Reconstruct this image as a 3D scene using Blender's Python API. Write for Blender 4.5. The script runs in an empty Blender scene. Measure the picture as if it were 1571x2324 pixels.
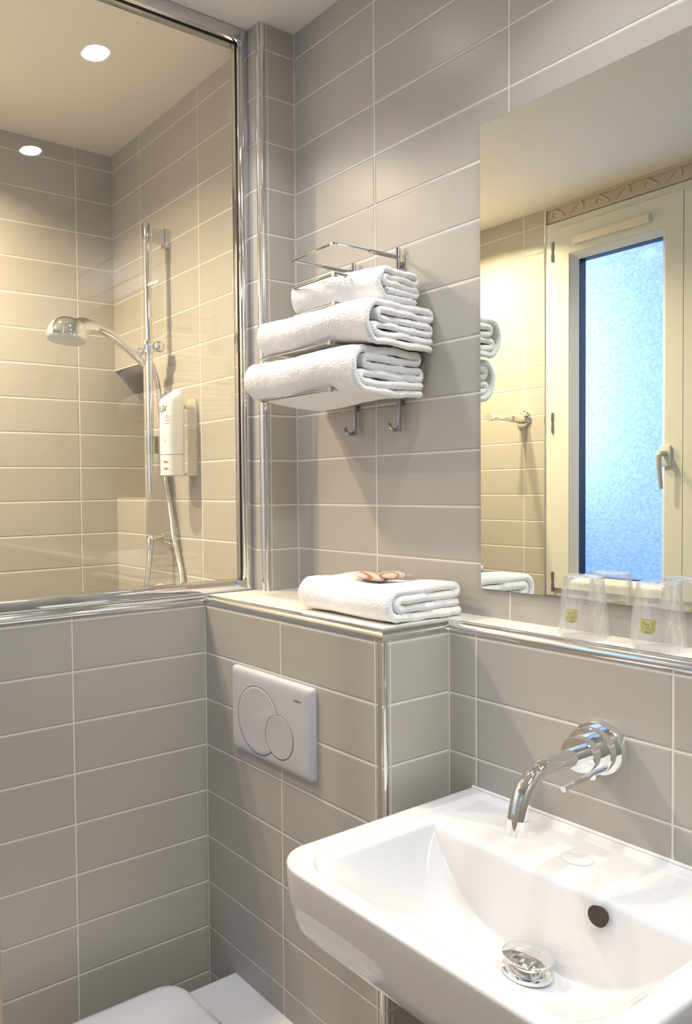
import bpy, math, random
from mathutils import Vector, Matrix, noise as mn

# ------------------------------------------------------------------ camera, world, lights, exposure
ZO = 1.40                       # floor at z = 0; the numbers below are measured from the lens height
SC = bpy.context.scene
COL = SC.collection
SC.view_settings.view_transform = 'Standard'
SC.view_settings.look = 'None'
SC.view_settings.gamma = 1
SC.view_settings.use_curve_mapping = False
SC.view_settings.exposure = 0.13
SC.cycles.max_bounces = 14
SC.cycles.transparent_max_bounces = 24
SC.cycles.glossy_bounces = 8
SC.cycles.diffuse_bounces = 6
SC.cycles.sample_clamp_indirect = 6
SC.cycles.use_denoising = True

F_PX, CX, CY, YAW, PITCH, ROLL = 1751.88, 469.4, 1164.57, .9917, -.0303, .0136
IW, IH = 1571, 2324
cam_d = bpy.data.cameras.new('camera')
cam = bpy.data.objects.new('camera', cam_d)
COL.objects.link(cam)
R0 = Vector((math.cos(YAW), math.sin(YAW), 0)); F0 = Vector((-math.sin(YAW), math.cos(YAW), 0)); Z0 = Vector((0, 0, 1))
FW = F0 * math.cos(PITCH) + Z0 * math.sin(PITCH)
ZB = -F0 * math.sin(PITCH) + Z0 * math.cos(PITCH)
RT = R0 * math.cos(ROLL) - ZB * math.sin(ROLL)
UP = R0 * math.sin(ROLL) + ZB * math.cos(ROLL)
cam.matrix_world = Matrix(((RT.x, UP.x, -FW.x, 0), (RT.y, UP.y, -FW.y, -1.1443), (RT.z, UP.z, -FW.z, -.0027 + ZO), (0, 0, 0, 1)))
cam_d.sensor_fit = 'VERTICAL'
cam_d.sensor_height = 24
cam_d.lens = F_PX / IH * 24
cam_d.shift_x = (IW / 2 - CX) / IH
cam_d.shift_y = (CY - IH / 2) / IH
cam_d.clip_start = 0.02
SC.camera = cam

w = bpy.data.worlds.new('world'); SC.world = w; w.use_nodes = True
w.node_tree.nodes['Background'].inputs[0].default_value = (.35, .55, 1, 1)
w.node_tree.nodes['Background'].inputs[1].default_value = .6

WARM = (1, .97, .935)
WARM_SHOWER = (1, .785, .50)
ROOM_SPOTS = [(-1.192, -.3495), (-.621, -.2945), (-.05, -.28)]
SHOWER_SPOTS = [(-1.80, -.72), (-1.95, -1.20)]  # second one is added fill, to light the shower walls more evenly
P_ROOM, P_SHOWER = 2.05, 16
P_FILL, FILL = 15, (.42, -.58)  # power and position of the added fill lamp


def area(name, loc, rot, sx, sy, power, color, shape='RECTANGLE', spread=math.pi):
    d = bpy.data.lights.new(name, 'AREA'); d.shape = shape; d.size = sx; d.size_y = sy
    d.energy = power; d.color = color; d.spread = spread
    o = bpy.data.objects.new(name, d); COL.objects.link(o)
    o.location = (loc[0], loc[1], loc[2] + ZO); o.rotation_euler = rot
    return o


# daylight standing in the light well behind the frosted window
area('daylight_sky', (-1.66, -1.80, .42), (math.radians(90), 0, math.radians(-12)), .16, .9, 2.0, (.72, .85, 1))
area('daylight_well', (-1.2, -2.3, .3), (math.radians(90), 0, 0), 1.4, 1.4, 15, (.27, .46, 1))


# ------------------------------------------------------------------ helpers


class MB:
    def __init__(s): s.v = []; s.f = []

    def add(s, vs, fs):
        n = len(s.v); s.v += [Vector(v) for v in vs]; s.f += [tuple(i + n for i in f) for f in fs]; return s

    def box(s, x0, x1, y0, y1, z0, z1):
        vs = [(x0, y0, z0), (x1, y0, z0), (x1, y1, z0), (x0, y1, z0), (x0, y0, z1), (x1, y0, z1), (x1, y1, z1), (x0, y1, z1)]
        return s.add(vs, [(0, 3, 2, 1), (4, 5, 6, 7), (0, 1, 5, 4), (1, 2, 6, 5), (2, 3, 7, 6), (3, 0, 4, 7)])

    def loft(s, rings, cap0=True, cap1=True):
        n = len(rings[0]); vs = [p for r in rings for p in r]; fs = []
        for k in range(len(rings) - 1):
            for i in range(n):
                j = (i + 1) % n
                fs.append((k * n + i, k * n + j, (k + 1) * n + j, (k + 1) * n + i))
        if cap0: fs.append(tuple(range(n - 1, -1, -1)))
        if cap1: fs.append(tuple((len(rings) - 1) * n + i for i in range(n)))
        return s.add(vs, fs)

    def tube(s, pts, r, n=12, closed=False, cap=True):
        pts = [Vector(p) for p in pts]; m = len(pts)
        rad = r if isinstance(r, (list, tuple)) else [r] * m
        tang = []
        for i in range(m):
            a = pts[(i - 1) % m] if (i > 0 or closed) else pts[i]
            b = pts[(i + 1) % m] if (i < m - 1 or closed) else pts[i]
            tang.append((b - a).normalized())
        up = Vector((0, 0, 1)) if abs(tang[0].z) < .9 else Vector((1, 0, 0))
        nrm = (up - tang[0] * up.dot(tang[0])).normalized()
        rings = []
        for i in range(m):
            nrm = (nrm - tang[i] * nrm.dot(tang[i])).normalized()
            bn = tang[i].cross(nrm)
            rings.append([pts[i] + (nrm * math.cos(2 * math.pi * k / n) + bn * math.sin(2 * math.pi * k / n)) * rad[i] for k in range(n)])
        if closed: rings.append(rings[0])
        return s.loft(rings, cap and not closed, cap and not closed)

    def lathe(s, prof, c, axis=(0, 0, 1), n=40, sx=1, sy=1):
        """prof: (radius, height) pairs, revolved round axis through c."""
        c = Vector(c); q = Vector((0, 0, 1)).rotation_difference(Vector(axis))
        rings = []
        for r, h in prof:
            rings.append([c + q @ Vector((max(r, 1e-5) * sx * math.cos(2 * math.pi * k / n), max(r, 1e-5) * sy * math.sin(2 * math.pi * k / n), h)) for k in range(n)])
        return s.loft(rings, prof[0][0] > 1e-4, prof[-1][0] > 1e-4)

    def prism(s, poly, axis, a, b):
        """poly: 2D outline in the two other axes (in xyz order), swept along axis from a to b."""
        def P(p, t):
            if axis == 'x': return (t, p[0], p[1])
            if axis == 'y': return (p[0], t, p[1])
            return (p[0], p[1], t)
        return s.loft([[P(p, a) for p in poly], [P(p, b) for p in poly]])


def rrect(x0, x1, y0, y1, r, n=6):
    out = []
    rs = r if isinstance(r, (list, tuple)) else [r] * 4
    for (cx, cy, a0), q in zip([(x1, y1, 0), (x0, y1, 90), (x0, y0, 180), (x1, y0, 270)], rs):
        sx = -1 if cx == x1 else 1; sy = -1 if cy == y1 else 1
        for k in range(n + 1):
            a = math.radians(a0 + 90 * k / n)
            out.append((cx + sx * q + q * math.cos(a), cy + sy * q + q * math.sin(a)))
    return out


def fix_normals(me):
    import bmesh
    bm = bmesh.new(); bm.from_mesh(me)
    bmesh.ops.recalc_face_normals(bm, faces=bm.faces)
    bm.to_mesh(me); bm.free()


def wloc(o):
    l = Vector((0, 0, 0))
    while o is not None:
        l += o.location; o = o.parent
    return l


def build(name, mb, mat, parent=None, loc=(0, 0, 0), smooth=35, bevel=0, seg=2, weld=True):
    """One mesh object. Vertices are given in room coordinates; loc is the origin for a top-level one."""
    me = bpy.data.meshes.new(name)
    base = wloc(parent) - Vector((0, 0, ZO)) if parent else Vector(loc)
    me.from_pydata([tuple(v - base) for v in mb.v], [], mb.f)
    me.update()
    import bmesh
    bm = bmesh.new(); bm.from_mesh(me)
    if weld: bmesh.ops.remove_doubles(bm, verts=bm.verts, dist=1e-6)
    if bevel:
        bmesh.ops.recalc_face_normals(bm, faces=bm.faces)
        ed = [e for e in bm.edges if len(e.link_faces) == 2 and e.calc_face_angle(0) > math.radians(40)]
        bmesh.ops.bevel(bm, geom=ed, offset=bevel, segments=seg, profile=.5, affect='EDGES', clamp_overlap=True)
    bmesh.ops.recalc_face_normals(bm, faces=bm.faces)
    bm.to_mesh(me); bm.free()
    if smooth:
        me.shade_smooth()
        me.set_sharp_from_angle(angle=math.radians(smooth))
    me.materials.append(mat)
    o = bpy.data.objects.new(name, me); COL.objects.link(o)
    if parent: o.parent = parent
    else: o.location = Vector(loc) + Vector((0, 0, ZO))
    return o


def tag(o, label, cat, group=None):
    o['label'] = label; o['category'] = cat
    if group: o['group'] = group
    return o


def thing(name, label, cat, loc, group=None):
    o = bpy.data.objects.new(name, None); COL.objects.link(o)
    o.empty_display_size = .05
    o.location = Vector(loc) + Vector((0, 0, ZO))
    return tag(o, label, cat, group)


def struct(name, mb, mat, label, cat='wall', **k):
    o = build(name, mb, mat, **k); o['kind'] = 'structure'; o['label'] = label; o['category'] = cat
    return o


def text_mesh(name, body, size, mat, parent, origin, xdir, ydir, depth=.0003, bend=None):
    """Lettering as mesh: origin = lower left corner, xdir/ydir = writing and up directions."""
    cu = bpy.data.curves.new(name, 'FONT'); cu.body = body; cu.size = size; cu.extrude = depth
    to = bpy.data.objects.new(name, cu); COL.objects.link(to)
    dg = bpy.context.evaluated_depsgraph_get()
    me = bpy.data.meshes.new_from_object(to.evaluated_get(dg))
    bpy.data.objects.remove(to); bpy.data.curves.remove(cu)
    base = wloc(parent) - Vector((0, 0, ZO))
    X = Vector(xdir).normalized(); Y = Vector(ydir).normalized(); N = X.cross(Y)
    for v in me.vertices:
        p = v.co.copy()
        q = bend(p.x, p.y, p.z) if bend else Vector(origin) + X * p.x + Y * p.y + N * p.z
        v.co = q - base
    me.materials.clear(); me.materials.append(mat)
    o = bpy.data.objects.new(name, me); COL.objects.link(o); o.parent = parent
    return o


# ------------------------------------------------------------------ materials
def new_mat(name):
    m = bpy.data.materials.new(name); m.use_nodes = True
    nt = m.node_tree
    return m, nt, nt.nodes['Principled BSDF'], nt.nodes, nt.links


def plain(name, col, rough=.5, metal=0, spec=.5, coat=0, bump=None, sheen=0):
    m, nt, p, N, L = new_mat(name)
    p.inputs['Base Color'].default_value = (*col, 1)
    p.inputs['Roughness'].default_value = rough
    p.inputs['Metallic'].default_value = metal
    p.inputs['Specular IOR Level'].default_value = spec
    p.inputs['Coat Weight'].default_value = coat
    p.inputs['Coat Roughness'].default_value = .03
    p.inputs['Sheen Weight'].default_value = sheen
    if bump:
        sc, st, dist = bump
        tc = N.new('ShaderNodeTexCoord'); no = N.new('ShaderNodeTexNoise'); b = N.new('ShaderNodeBump')
        no.inputs['Scale'].default_value = sc; no.inputs['Detail'].default_value = 4
        b.inputs['Strength'].default_value = st; b.inputs['Distance'].default_value = dist
        L.new(tc.outputs['Object'], no.inputs['Vector']); L.new(no.outputs['Fac'], b.inputs['Height'])
        L.new(b.outputs['Normal'], p.inputs['Normal'])
    return m


TILE = (.418, .400, .362)
GROUT = (.70, .68, .64)


def tile_mat(name, ux, uy, z0, W=.3076, H=.1, uxtop=0, uytop=0, rough=.31, col=TILE):
    """Glazed wall tile W x H laid in a straight stack; ux/uy/z0 put the joints where they are on that wall."""
    m, nt, p, N, L = new_mat(name)
    tc = N.new('ShaderNodeTexCoord'); sx = N.new('ShaderNodeSeparateXYZ'); L.new(tc.outputs['Object'], sx.inputs[0])
    ge = N.new('ShaderNodeNewGeometry'); sn = N.new('ShaderNodeSeparateXYZ'); L.new(ge.outputs['True Normal'], sn.inputs[0])

    def M(op, a, b=None, c=None):
        n = N.new('ShaderNodeMath'); n.operation = op
        for i, v in enumerate((a, b, c)):
            if v is None: continue
            if isinstance(v, (int, float)): n.inputs[i].default_value = v
            else: L.new(v, n.inputs[i])
        return n.outputs[0]
    isx = M('GREATER_THAN', M('ABSOLUTE', sn.outputs[0]), .6)
    isz = M('GREATER_THAN', M('ABSOLUTE', sn.outputs[2]), .6)
    u_side = M('ADD', M('MULTIPLY', M('SUBTRACT', sx.outputs[1], uy), isx), M('MULTIPLY', M('SUBTRACT', sx.outputs[0], ux), M('SUBTRACT', 1, isx)))
    u = M('ADD', M('MULTIPLY', M('SUBTRACT', sx.outputs[0], uxtop), isz), M('MULTIPLY', u_side, M('SUBTRACT', 1, isz)))
    v = M('ADD', M('MULTIPLY', M('SUBTRACT', sx.outputs[1], uytop), isz), M('MULTIPLY', M('SUBTRACT', sx.outputs[2], z0), M('SUBTRACT', 1, isz)))
    cb = N.new('ShaderNodeCombineXYZ')
    L.new(M('ADD', u, W * 40), cb.inputs[0]); L.new(M('ADD', v, H * 40), cb.inputs[1])
    br = N.new('ShaderNodeTexBrick'); br.offset = 0; br.squash = 1
    L.new(cb.outputs[0], br.inputs['Vector'])
    br.inputs['Scale'].default_value = 1
    br.inputs['Brick Width'].default_value = W; br.inputs['Row Height'].default_value = H
    br.inputs['Mortar Size'].default_value = .0016; br.inputs['Mortar Smooth'].default_value = .25
    br.inputs['Color1'].default_value = (*[c * 1.02 for c in col], 1); br.inputs['Color2'].default_value = (*[c * .98 for c in col], 1)
    br.inputs['Mortar'].default_value = (*GROUT, 1)
    L.new(br.outputs['Color'], p.inputs['Base Color'])
    # soft pillowed edge of the glaze
    b2 = N.new('ShaderNodeTexBrick'); b2.offset = 0; L.new(cb.outputs[0], b2.inputs['Vector'])
    b2.inputs['Scale'].default_value = 1; b2.inputs['Brick Width'].default_value = W; b2.inputs['Row Height'].default_value = H
    b2.inputs['Mortar Size'].default_value = .0045; b2.inputs['Mortar Smooth'].default_value = 1
    no = N.new('ShaderNodeTexNoise'); no.inputs['Scale'].default_value = 9; no.inputs['Detail'].default_value = 1
    L.new(tc.outputs['Object'], no.inputs['Vector'])
    h = M('ADD', M('MULTIPLY', b2.outputs['Fac'], -1), M('MULTIPLY', no.outputs['Fac'], .45))
    bp = N.new('ShaderNodeBump'); bp.inputs['Strength'].default_value = .8; bp.inputs['Distance'].default_value = .0011
    L.new(h, bp.inputs['Height']); L.new(bp.outputs['Normal'], p.inputs['Normal'])
    r = M('ADD', M('MULTIPLY', br.outputs['Fac'], .5), rough)
    L.new(r, p.inputs['Roughness'])
    p.inputs['Specular IOR Level'].default_value = .5
    return m


def clear_mat(name, tint=(1, 1, 1), base=.045, rough=.0, bump=None, gain=1, haze=0):
    """Thin clear sheet: passes light straight through and mirrors a share that grows at a glancing angle."""
    m, nt, p, N, L = new_mat(name)
    N.remove(p); out = N['Material Output']
    tr = N.new('ShaderNodeBsdfTransparent'); tr.inputs[0].default_value = (*tint, 1)
    gl = N.new('ShaderNodeBsdfGlossy'); gl.inputs['Roughness'].default_value = rough; gl.inputs['Color'].default_value = (1, 1, 1, 1)
    lw = N.new('ShaderNodeLayerWeight'); lw.inputs['Blend'].default_value = .5
    pw = N.new('ShaderNodeMath'); pw.operation = 'POWER'; pw.inputs[1].default_value = 4.2 if gain == 1 else 2.6
    L.new(lw.outputs['Facing'], pw.inputs[0])
    ma = N.new('ShaderNodeMath'); ma.operation = 'MULTIPLY_ADD'; ma.inputs[1].default_value = .9 * gain; ma.inputs[2].default_value = base
    ma.use_clamp = True
    L.new(pw.outputs[0], ma.inputs[0])
    mx = N.new('ShaderNodeMixShader'); L.new(ma.outputs[0], mx.inputs[0]); L.new(tr.outputs[0], mx.inputs[1]); L.new(gl.outputs[0], mx.inputs[2])
    last = mx.outputs[0]
    if bump:
        tc = N.new('ShaderNodeTexCoord'); no = N.new('ShaderNodeTexNoise'); b = N.new('ShaderNodeBump')
        mp = N.new('ShaderNodeMapping'); mp.inputs['Scale'].default_value = (1, 1, .35)
        no.inputs['Scale'].default_value = bump[0]; no.inputs['Detail'].default_value = 2; no.inputs['Distortion'].default_value = 1.5
        b.inputs['Strength'].default_value = bump[1]; b.inputs['Distance'].default_value = .004
        L.new(tc.outputs['Object'], mp.inputs[0]); L.new(mp.outputs[0], no.inputs['Vector']); L.new(no.outputs['Fac'], b.inputs['Height'])
        L.new(b.outputs['Normal'], gl.inputs['Normal']); L.new(b.outputs['Normal'], lw.inputs['Normal'])
    if haze:
        df = N.new('ShaderNodeBsdfTranslucent'); df.inputs[0].default_value = (.9, .92, .95, 1)
        d2 = N.new('ShaderNodeBsdfDiffuse'); d2.inputs[0].default_value = (.9, .92, .95, 1)
        m1 = N.new('ShaderNodeMixShader'); m1.inputs[0].default_value = .5
        L.new(df.outputs[0], m1.inputs[1]); L.new(d2.outputs[0], m1.inputs[2])
        m2 = N.new('ShaderNodeMixShader'); m2.inputs[0].default_value = haze
        L.new(last, m2.inputs[1]); L.new(m1.outputs[0], m2.inputs[2]); last = m2.outputs[0]
    L.new(last, out.inputs['Surface'])
    return m


def emit_mat(name, col, s):
    m, nt, p, N, L = new_mat(name)
    p.inputs['Base Color'].default_value = (*col, 1)
    p.inputs['Emission Color'].default_value = (*col, 1); p.inputs['Emission Strength'].default_value = s
    return m


def terry_mat(name):
    m, nt, p, N, L = new_mat(name)
    tc = N.new('ShaderNodeTexCoord')
    p.inputs['Base Color'].default_value = (.86, .86, .86, 1)
    p.inputs['Roughness'].default_value = .95; p.inputs['Specular IOR Level'].default_value = .1
    p.inputs['Sheen Weight'].default_value = .35; p.inputs['Sheen Roughness'].default_value = .5
    n1 = N.new('ShaderNodeTexNoise'); n1.inputs['Scale'].default_value = 420; n1.inputs['Detail'].default_value = 3
    n2 = N.new('ShaderNodeTexVoronoi'); n2.inputs['Scale'].default_value = 300
    for n in (n1, n2): L.new(tc.outputs['Object'], n.inputs['Vector'])
    ad = N.new('ShaderNodeMath'); ad.operation = 'MULTIPLY_ADD'; ad.inputs[1].default_value = -.6
    L.new(n2.outputs['Distance'], ad.inputs[0]); L.new(n1.outputs['Fac'], ad.inputs[2])
    b = N.new('ShaderNodeBump'); b.inputs['Strength'].default_value = .75; b.inputs['Distance'].default_value = .0022
    L.new(ad.outputs[0], b.inputs['Height']); L.new(b.outputs['Normal'], p.inputs['Normal'])
    return m


def frosted_mat(name):
    """Pebbled frosted window glass, lit from the light well behind it."""
    m, nt, p, N, L = new_mat(name)
    N.remove(p); out = N['Material Output']
    tc = N.new('ShaderNodeTexCoord')
    vo = N.new('ShaderNodeTexVoronoi'); vo.inputs['Scale'].default_value = 160
    no = N.new('ShaderNodeTexNoise'); no.inputs['Scale'].default_value = 120; no.inputs['Detail'].default_value = 3
    for n in (vo, no): L.new(tc.outputs['Object'], n.inputs['Vector'])
    ad = N.new('ShaderNodeMath'); ad.operation = 'ADD'; L.new(vo.outputs['Distance'], ad.inputs[0]); L.new(no.outputs['Fac'], ad.inputs[1])
    b = N.new('ShaderNodeBump'); b.inputs['Strength'].default_value = .5; b.inputs['Distance'].default_value = .003
    L.new(ad.outputs[0], b.inputs['Height'])
    cr = N.new('ShaderNodeValToRGB'); cr.color_ramp.elements[0].color = (.62, .72, .9, 1); cr.color_ramp.elements[1].color = (.95, .97, 1, 1)
    cr.color_ramp.elements[0].position = .35; cr.color_ramp.elements[1].position = .75
    L.new(no.outputs['Fac'], cr.inputs[0])
    tl = N.new('ShaderNodeBsdfTranslucent'); L.new(b.outputs[0], tl.inputs['Normal']); L.new(cr.outputs[0], tl.inputs['Color'])
    gl = N.new('ShaderNodeBsdfGlossy'); gl.inputs['Roughness'].default_value = .12
    m1 = N.new('ShaderNodeMixShader'); m1.inputs[0].default_value = .05
    L.new(tl.outputs[0], m1.inputs[1]); L.new(gl.outputs[0], m1.inputs[2]); L.new(m1.outputs[0], out.inputs['Surface'])
    return m


CHROME = plain('polished_chrome', (.86, .87, .88), .045, 1)
CHROME_SATIN = plain('satin_chrome', (.70, .71, .73), .08, 1)
CHROME_TRIM = plain('chrome_trim', (.80, .81, .83), .10, 1)
STEEL = plain('rack_wire_steel', (.40, .40, .42), .14, 1)
CERAMIC = plain('white_ceramic', (.65, .655, .67), .07, 0, .6, coat=.4)
WHITE_PLASTIC = plain('white_plastic', (.48, .49, .53), .28)
CEIL = plain('ceiling_paint', (.74, .71, .655), .8, bump=(60, .1, .001))
PVC = plain('white_window_pvc', (.64, .645, .60), .3)
DARK = plain('dark_gasket', (.015, .015, .017), .5)
SILICONE = plain('white_silicone', (.75, .74, .70), .35)
INK = plain('grey_ink', (.16, .16, .17), .6)
BOTTLE = plain('white_bottle_plastic', (.80, .79, .76), .3)
FLOOR = tile_mat('floor_tile', 0, 0, 0, uxtop=.1, uytop=.05, col=(.33, .30, .27))
TERRY = terry_mat('white_terry')
SHOWER_GLASS = clear_mat('shower_glass', tint=(.985, .99, .975), base=.05)
FROSTED = frosted_mat('frosted_glass')
MIRROR = plain('mirror_silver', (.85, .89, .84), .0, 1)
MIRROR_EDGE = plain('mirror_edge', (.12, .15, .15), .2, .3)

# ------------------------------------------------------------------ plan of the room (from the lens height)
X0, XP, XB, XG, XW = -1.3658, -1.3906, -.8716, -1.408, -2.1531
YN, YS, YE, YD, YQ, YF = -.0829, -.0669, -.085, -.2432, -.7035, -1.51
YNF = YN - .015
ZC, ZL, ZF = 1.018, -.2313, -ZO
XR = 1.0

T_MAIN = tile_mat('tile_main', -1.1198, 0, .061)
T_NIB = tile_mat('tile_nib', -1.0, .1, .061)
T_SHOWER_B = tile_mat('tile_shower_back', -1.9757, 0, .0691)
T_SHOWER_L = tile_mat('tile_shower_left', 0, -.1887, .0691)
T_LOW = tile_mat('tile_low', -.8153, -.12, .0471)
T_CIST = tile_mat('tile_cistern', -1.1323, 0, .0471)
T_PART = tile_mat('tile_partition', 0, YD, .0471)
T_LEDGE_LIT = tile_mat('tile_ledge_lit', 0, 0, .0, uxtop=-1.1323, uytop=-.40, H=.3, col=(.78, .75, .68))  # wall tile with overhead light and glare put into a paler colour
T_FRONT = tile_mat('tile_front', -1.8144, 0, .061)

struct('wall_back', MB().box(X0, XR, 0, .12, ZL - .02, ZC), T_MAIN, 'beige tiled wall behind the towel rack and the mirror')
struct('wall_basin', MB().box(XB, XR, YE, .12, ZF, ZL - .008), T_LOW, 'beige tiled lower wall carrying the basin and tap')
struct('wall_cistern', MB().box(XP, XB, YD, .12, ZF, ZL - .008), T_CIST, 'beige tiled boxing with the flush plate')
struct('wall_partition', MB().box(XP - .10, XP, YQ, .12, ZF, ZL - .008), T_PART, 'beige tiled half wall under the shower glass')
struct('wall_nib', MB().box(XG - .055, X0, YNF, .12, ZL - .02, ZC), T_NIB, 'narrow tiled pier between the shower glass and the back wall')
# shower back wall with its corner niche
nx0, nx1, nz0, nz1 = XW, -1.972, -.0245, .366
sb = MB().box(XW, XG - .055, YS, .12, ZF, nz0).box(XW, XG - .055, YS, .12, nz1, ZC).box(nx1, XG - .055, YS, .12, nz0, nz1).box(XW, nx1, YS + .118, .16, nz0, nz1)
struct('wall_shower_back', sb, T_SHOWER_B, 'warmly lit tiled wall carrying the shower rail', weld=False)
struct('wall_shower_left', MB().box(XW - .1, XW, YF - .1, .12, ZF, ZC), T_SHOWER_L, 'warmly lit tiled wall at the far side of the shower')
WX0, WX1, WZ0, WZ1 = -1.719, -.745, -.412, .955
fb = MB().box(XW - .1, WX0 - .008, YF - .08, YF, ZF, ZC).box(WX0 - .008, XR, YF - .08, YF, ZF, WZ0).box(WX1, XR, YF - .08, YF, WZ0, ZC).box(WX0 - .008, WX1, YF - .08, YF - .012, WZ1, ZC)
struct('wall_window', fb, T_FRONT, 'beige tiled wall around the window, seen in the mirror', weld=False)
struct('wall_right', MB().box(XR, XR + .1, YF - .1, .12, ZF, ZC), T_PART, 'beige tiled wall closing the room on the right')
struct('floor', MB().box(XW - .1, XR + .1, YF - .1, .12, ZF - .05, ZF), FLOOR, 'tiled bathroom floor', 'floor')
struct('ceiling', MB().box(XW - .1, XR + .1, YF - .1, .12, ZC, ZC + .05), CEIL, 'off-white painted ceiling', 'ceiling')
# ledge tiles: over the half wall, the boxing and the basin wall
lz0, lz1 = ZL - .008, ZL
e_ = .010
lg = MB().box(XP - .10, XP - e_, YQ, YD + e_, lz0, lz1).box(XP - .10, XB - e_, YD + e_, YE + e_, lz0, lz1).box(XP - .10, XR, YE + e_, 0, lz0, lz1)
struct('trim_1', lg, T_LEDGE_LIT, 'tiled ledge along the boxing and under the mirror, overhead light in its pale colour', 'ledge', weld=False)

# chrome edge profiles ------------------------------------------------------------
RQ = .0125


def quarter(sgn=1):
    """(outward, up) profile of a quarter-round edging with a thin lip on top and below."""
    pts = [(-.012, .0008), (0, .0008)]
    for k in range(9):
        a = math.radians(90 - 90 * k / 8)
        pts.append((RQ * math.cos(a) - RQ + RQ, RQ * math.sin(a) - RQ))
    pts = [(-.012, .0012), (-RQ + .0025, .0012)] + [(RQ * math.cos(math.radians(90 - 90 * k / 8)) - RQ + .0025, RQ * math.sin(math.radians(90 - 90 * k / 8)) - RQ + .0012) for k in range(9)] + [(.0012, -RQ - .0035), (-.012, -RQ - .0035)]
    return pts


prof = quarter()


def edging(path, normals):
    """path of corners, normals: outward mitre vector at each."""
    mb = MB(); rings = []
    for (x, y), (nx, ny) in zip(path, normals):
        rings.append([(x + nx * o, y + ny * o, ZL + u) for o, u in prof])
    return mb.loft(rings)


struct('trim_2', edging([(XP, YQ), (XP, YD)], [(1, 0), (1, -1)]), CHROME_TRIM, 'chrome edging along the top of the shower half wall', 'edging')
struct('trim_3', edging([(XP, YD), (XB, YD)], [(1, -1), (1, -1)]), CHROME_TRIM, 'chrome edging along the front of the boxing ledge', 'edging')
struct('trim_4', edging([(XB, YD), (XB, YE)], [(1, -1), (1, -1)]), CHROME_TRIM, 'short chrome edging on the side of the boxing ledge', 'edging')
struct('trim_5', edging([(XB, YE), (XR, YE)], [(1, -1), (0, -1)]), CHROME_TRIM, 'long chrome edging of the ledge above the tap', 'edging')


def corner_bead(name, x, y, z0, z1, label, r=.0105, cx=-.007, cy=.007):
    ring = [(x + cx + r * math.cos(a), y + cy + r * math.sin(a)) for a in [2 * math.pi * k / 28 for k in range(28)]]
    return struct(name, MB().prism(ring, 'z', z0, z1), CHROME_TRIM, label, 'edging')


corner_bead('trim_6', X0, YNF, ZL, ZC, 'round chrome corner bead running up the tiled pier', .0105, -.0088, .0088)
corner_bead('trim_7', XB, YD, ZF, ZL - .0155, 'chrome corner bead down the outer corner of the boxing', .0082, -.0068, .0068)
# fine white joints beside the beads
st = MB().box(X0 - .0005, X0 + .0008, YNF + .0190, YNF + .0212, ZL, ZC).box(XB - .0005, XB + .0008, YD + .0150, YD + .0172, ZF, ZL - .016)
st.box(XB - .0172, XB - .0150, YD - .0008, YD + .0005, ZF, ZL - .016)
struct('trim_8', st, plain('white_grout', (.66, .64, .60), .8), 'thin white joints beside the chrome corner beads', 'joint', weld=False)
struct('trim_9', MB().box(X0 - .0002, X0 + .0030, -.0030, .0005, ZL, ZC).box(XP - .0005, XP + .0022, YD - .0022, YD + .0005, ZF, ZL - .017).box(XB - .0005, XB + .0022, YE - .0022, YE + .0005, ZF, ZL - .017),
       plain('corner_joint', (.60, .575, .53), .6), 'pale joints in the inner corners of the tiling', 'joint', weld=False)

# ------------------------------------------------------------------ shower screen
scr = thing('shower_screen', 'framed clear shower screen standing on the half wall', 'shower screen', (XG - .01, -.39, ZL))
y_a, y_b = -.1210, YNF
g0, g1 = XG - .022, XG - .016
build('glass_panel', MB().box(g0, g1, YQ - .0, y_a + .012, ZL + .02, ZC - .02), SHOWER_GLASS, scr)
build('edge_seal', MB().box(g0 - .003, g1 + .003, YQ - .006, YQ + .006, ZL + .026, ZC - .03), plain('pale_seal', (.70, .72, .68), .25), scr, bevel=.001)
fp = build('frame_post', MB().box(XG - .040, XG, y_a + .004, y_b - .0005, ZL + .001, ZC - .001), CHROME_SATIN, scr, bevel=.0015)
build('post_edge', MB().box(XG - .030, XG - .006, y_a, y_a + .004, ZL + .024, ZC - .026), CHROME, fp, bevel=.001)
build('bottom_rail', MB().box(XG - .040, XG, YQ, y_a + .004, ZL + .001, ZL + .024), CHROME_SATIN, scr, bevel=.0015)
build('top_rail', MB().box(XG - .040, XG, YQ, y_a + .004, ZC - .028, ZC - .001), CHROME_SATIN, scr, bevel=.0015)
build('gasket', MB().box(g1, g1 + .003, y_a - .0025, y_a + .0005, ZL + .024, ZC - .028).box(g1, g1 + .003, YQ, y_a, ZC - .031, ZC - .028), DARK, scr, weld=False)

# ------------------------------------------------------------------ mirror
mir = thing('wall_mirror', 'large frameless mirror on the tiled wall over the glass shelf ledge', 'mirror', (-.467, 0, -.1825))
build('backing', MB().box(-.8668, -.067, -.0045, -.0002, -.1825, .6172), MIRROR_EDGE, mir)
mr = MB().box(-.8660, -.0678, -.0056, -.0046, -.1817, .6164)
build('mirror_sheet', mr, MIRROR, mir, smooth=0)

# ------------------------------------------------------------------ window seen in the mirror
win = thing('window_1', 'white window with frosted panes, seen in the mirror', 'window', ((WX0 + WX1) / 2, YF, WZ0))
win['kind'] = 'structure'
FD = .034   # frame width
yf0, yf1 = YF - .06, YF + .002
fm = MB().box(WX0, WX0 + FD, yf0, yf1, WZ0, WZ1).box(WX1 - FD, WX1, yf0, yf1, WZ0, WZ1).box(WX0 + FD, WX1 - FD, yf0, yf1, WZ1 - .03, WZ1).box(WX0 + FD, WX1 - FD, yf0, yf1, WZ0, WZ0 + .03)
build('window_frame', fm, PVC, win, weld=False)
xm_ = -1.232


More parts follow.
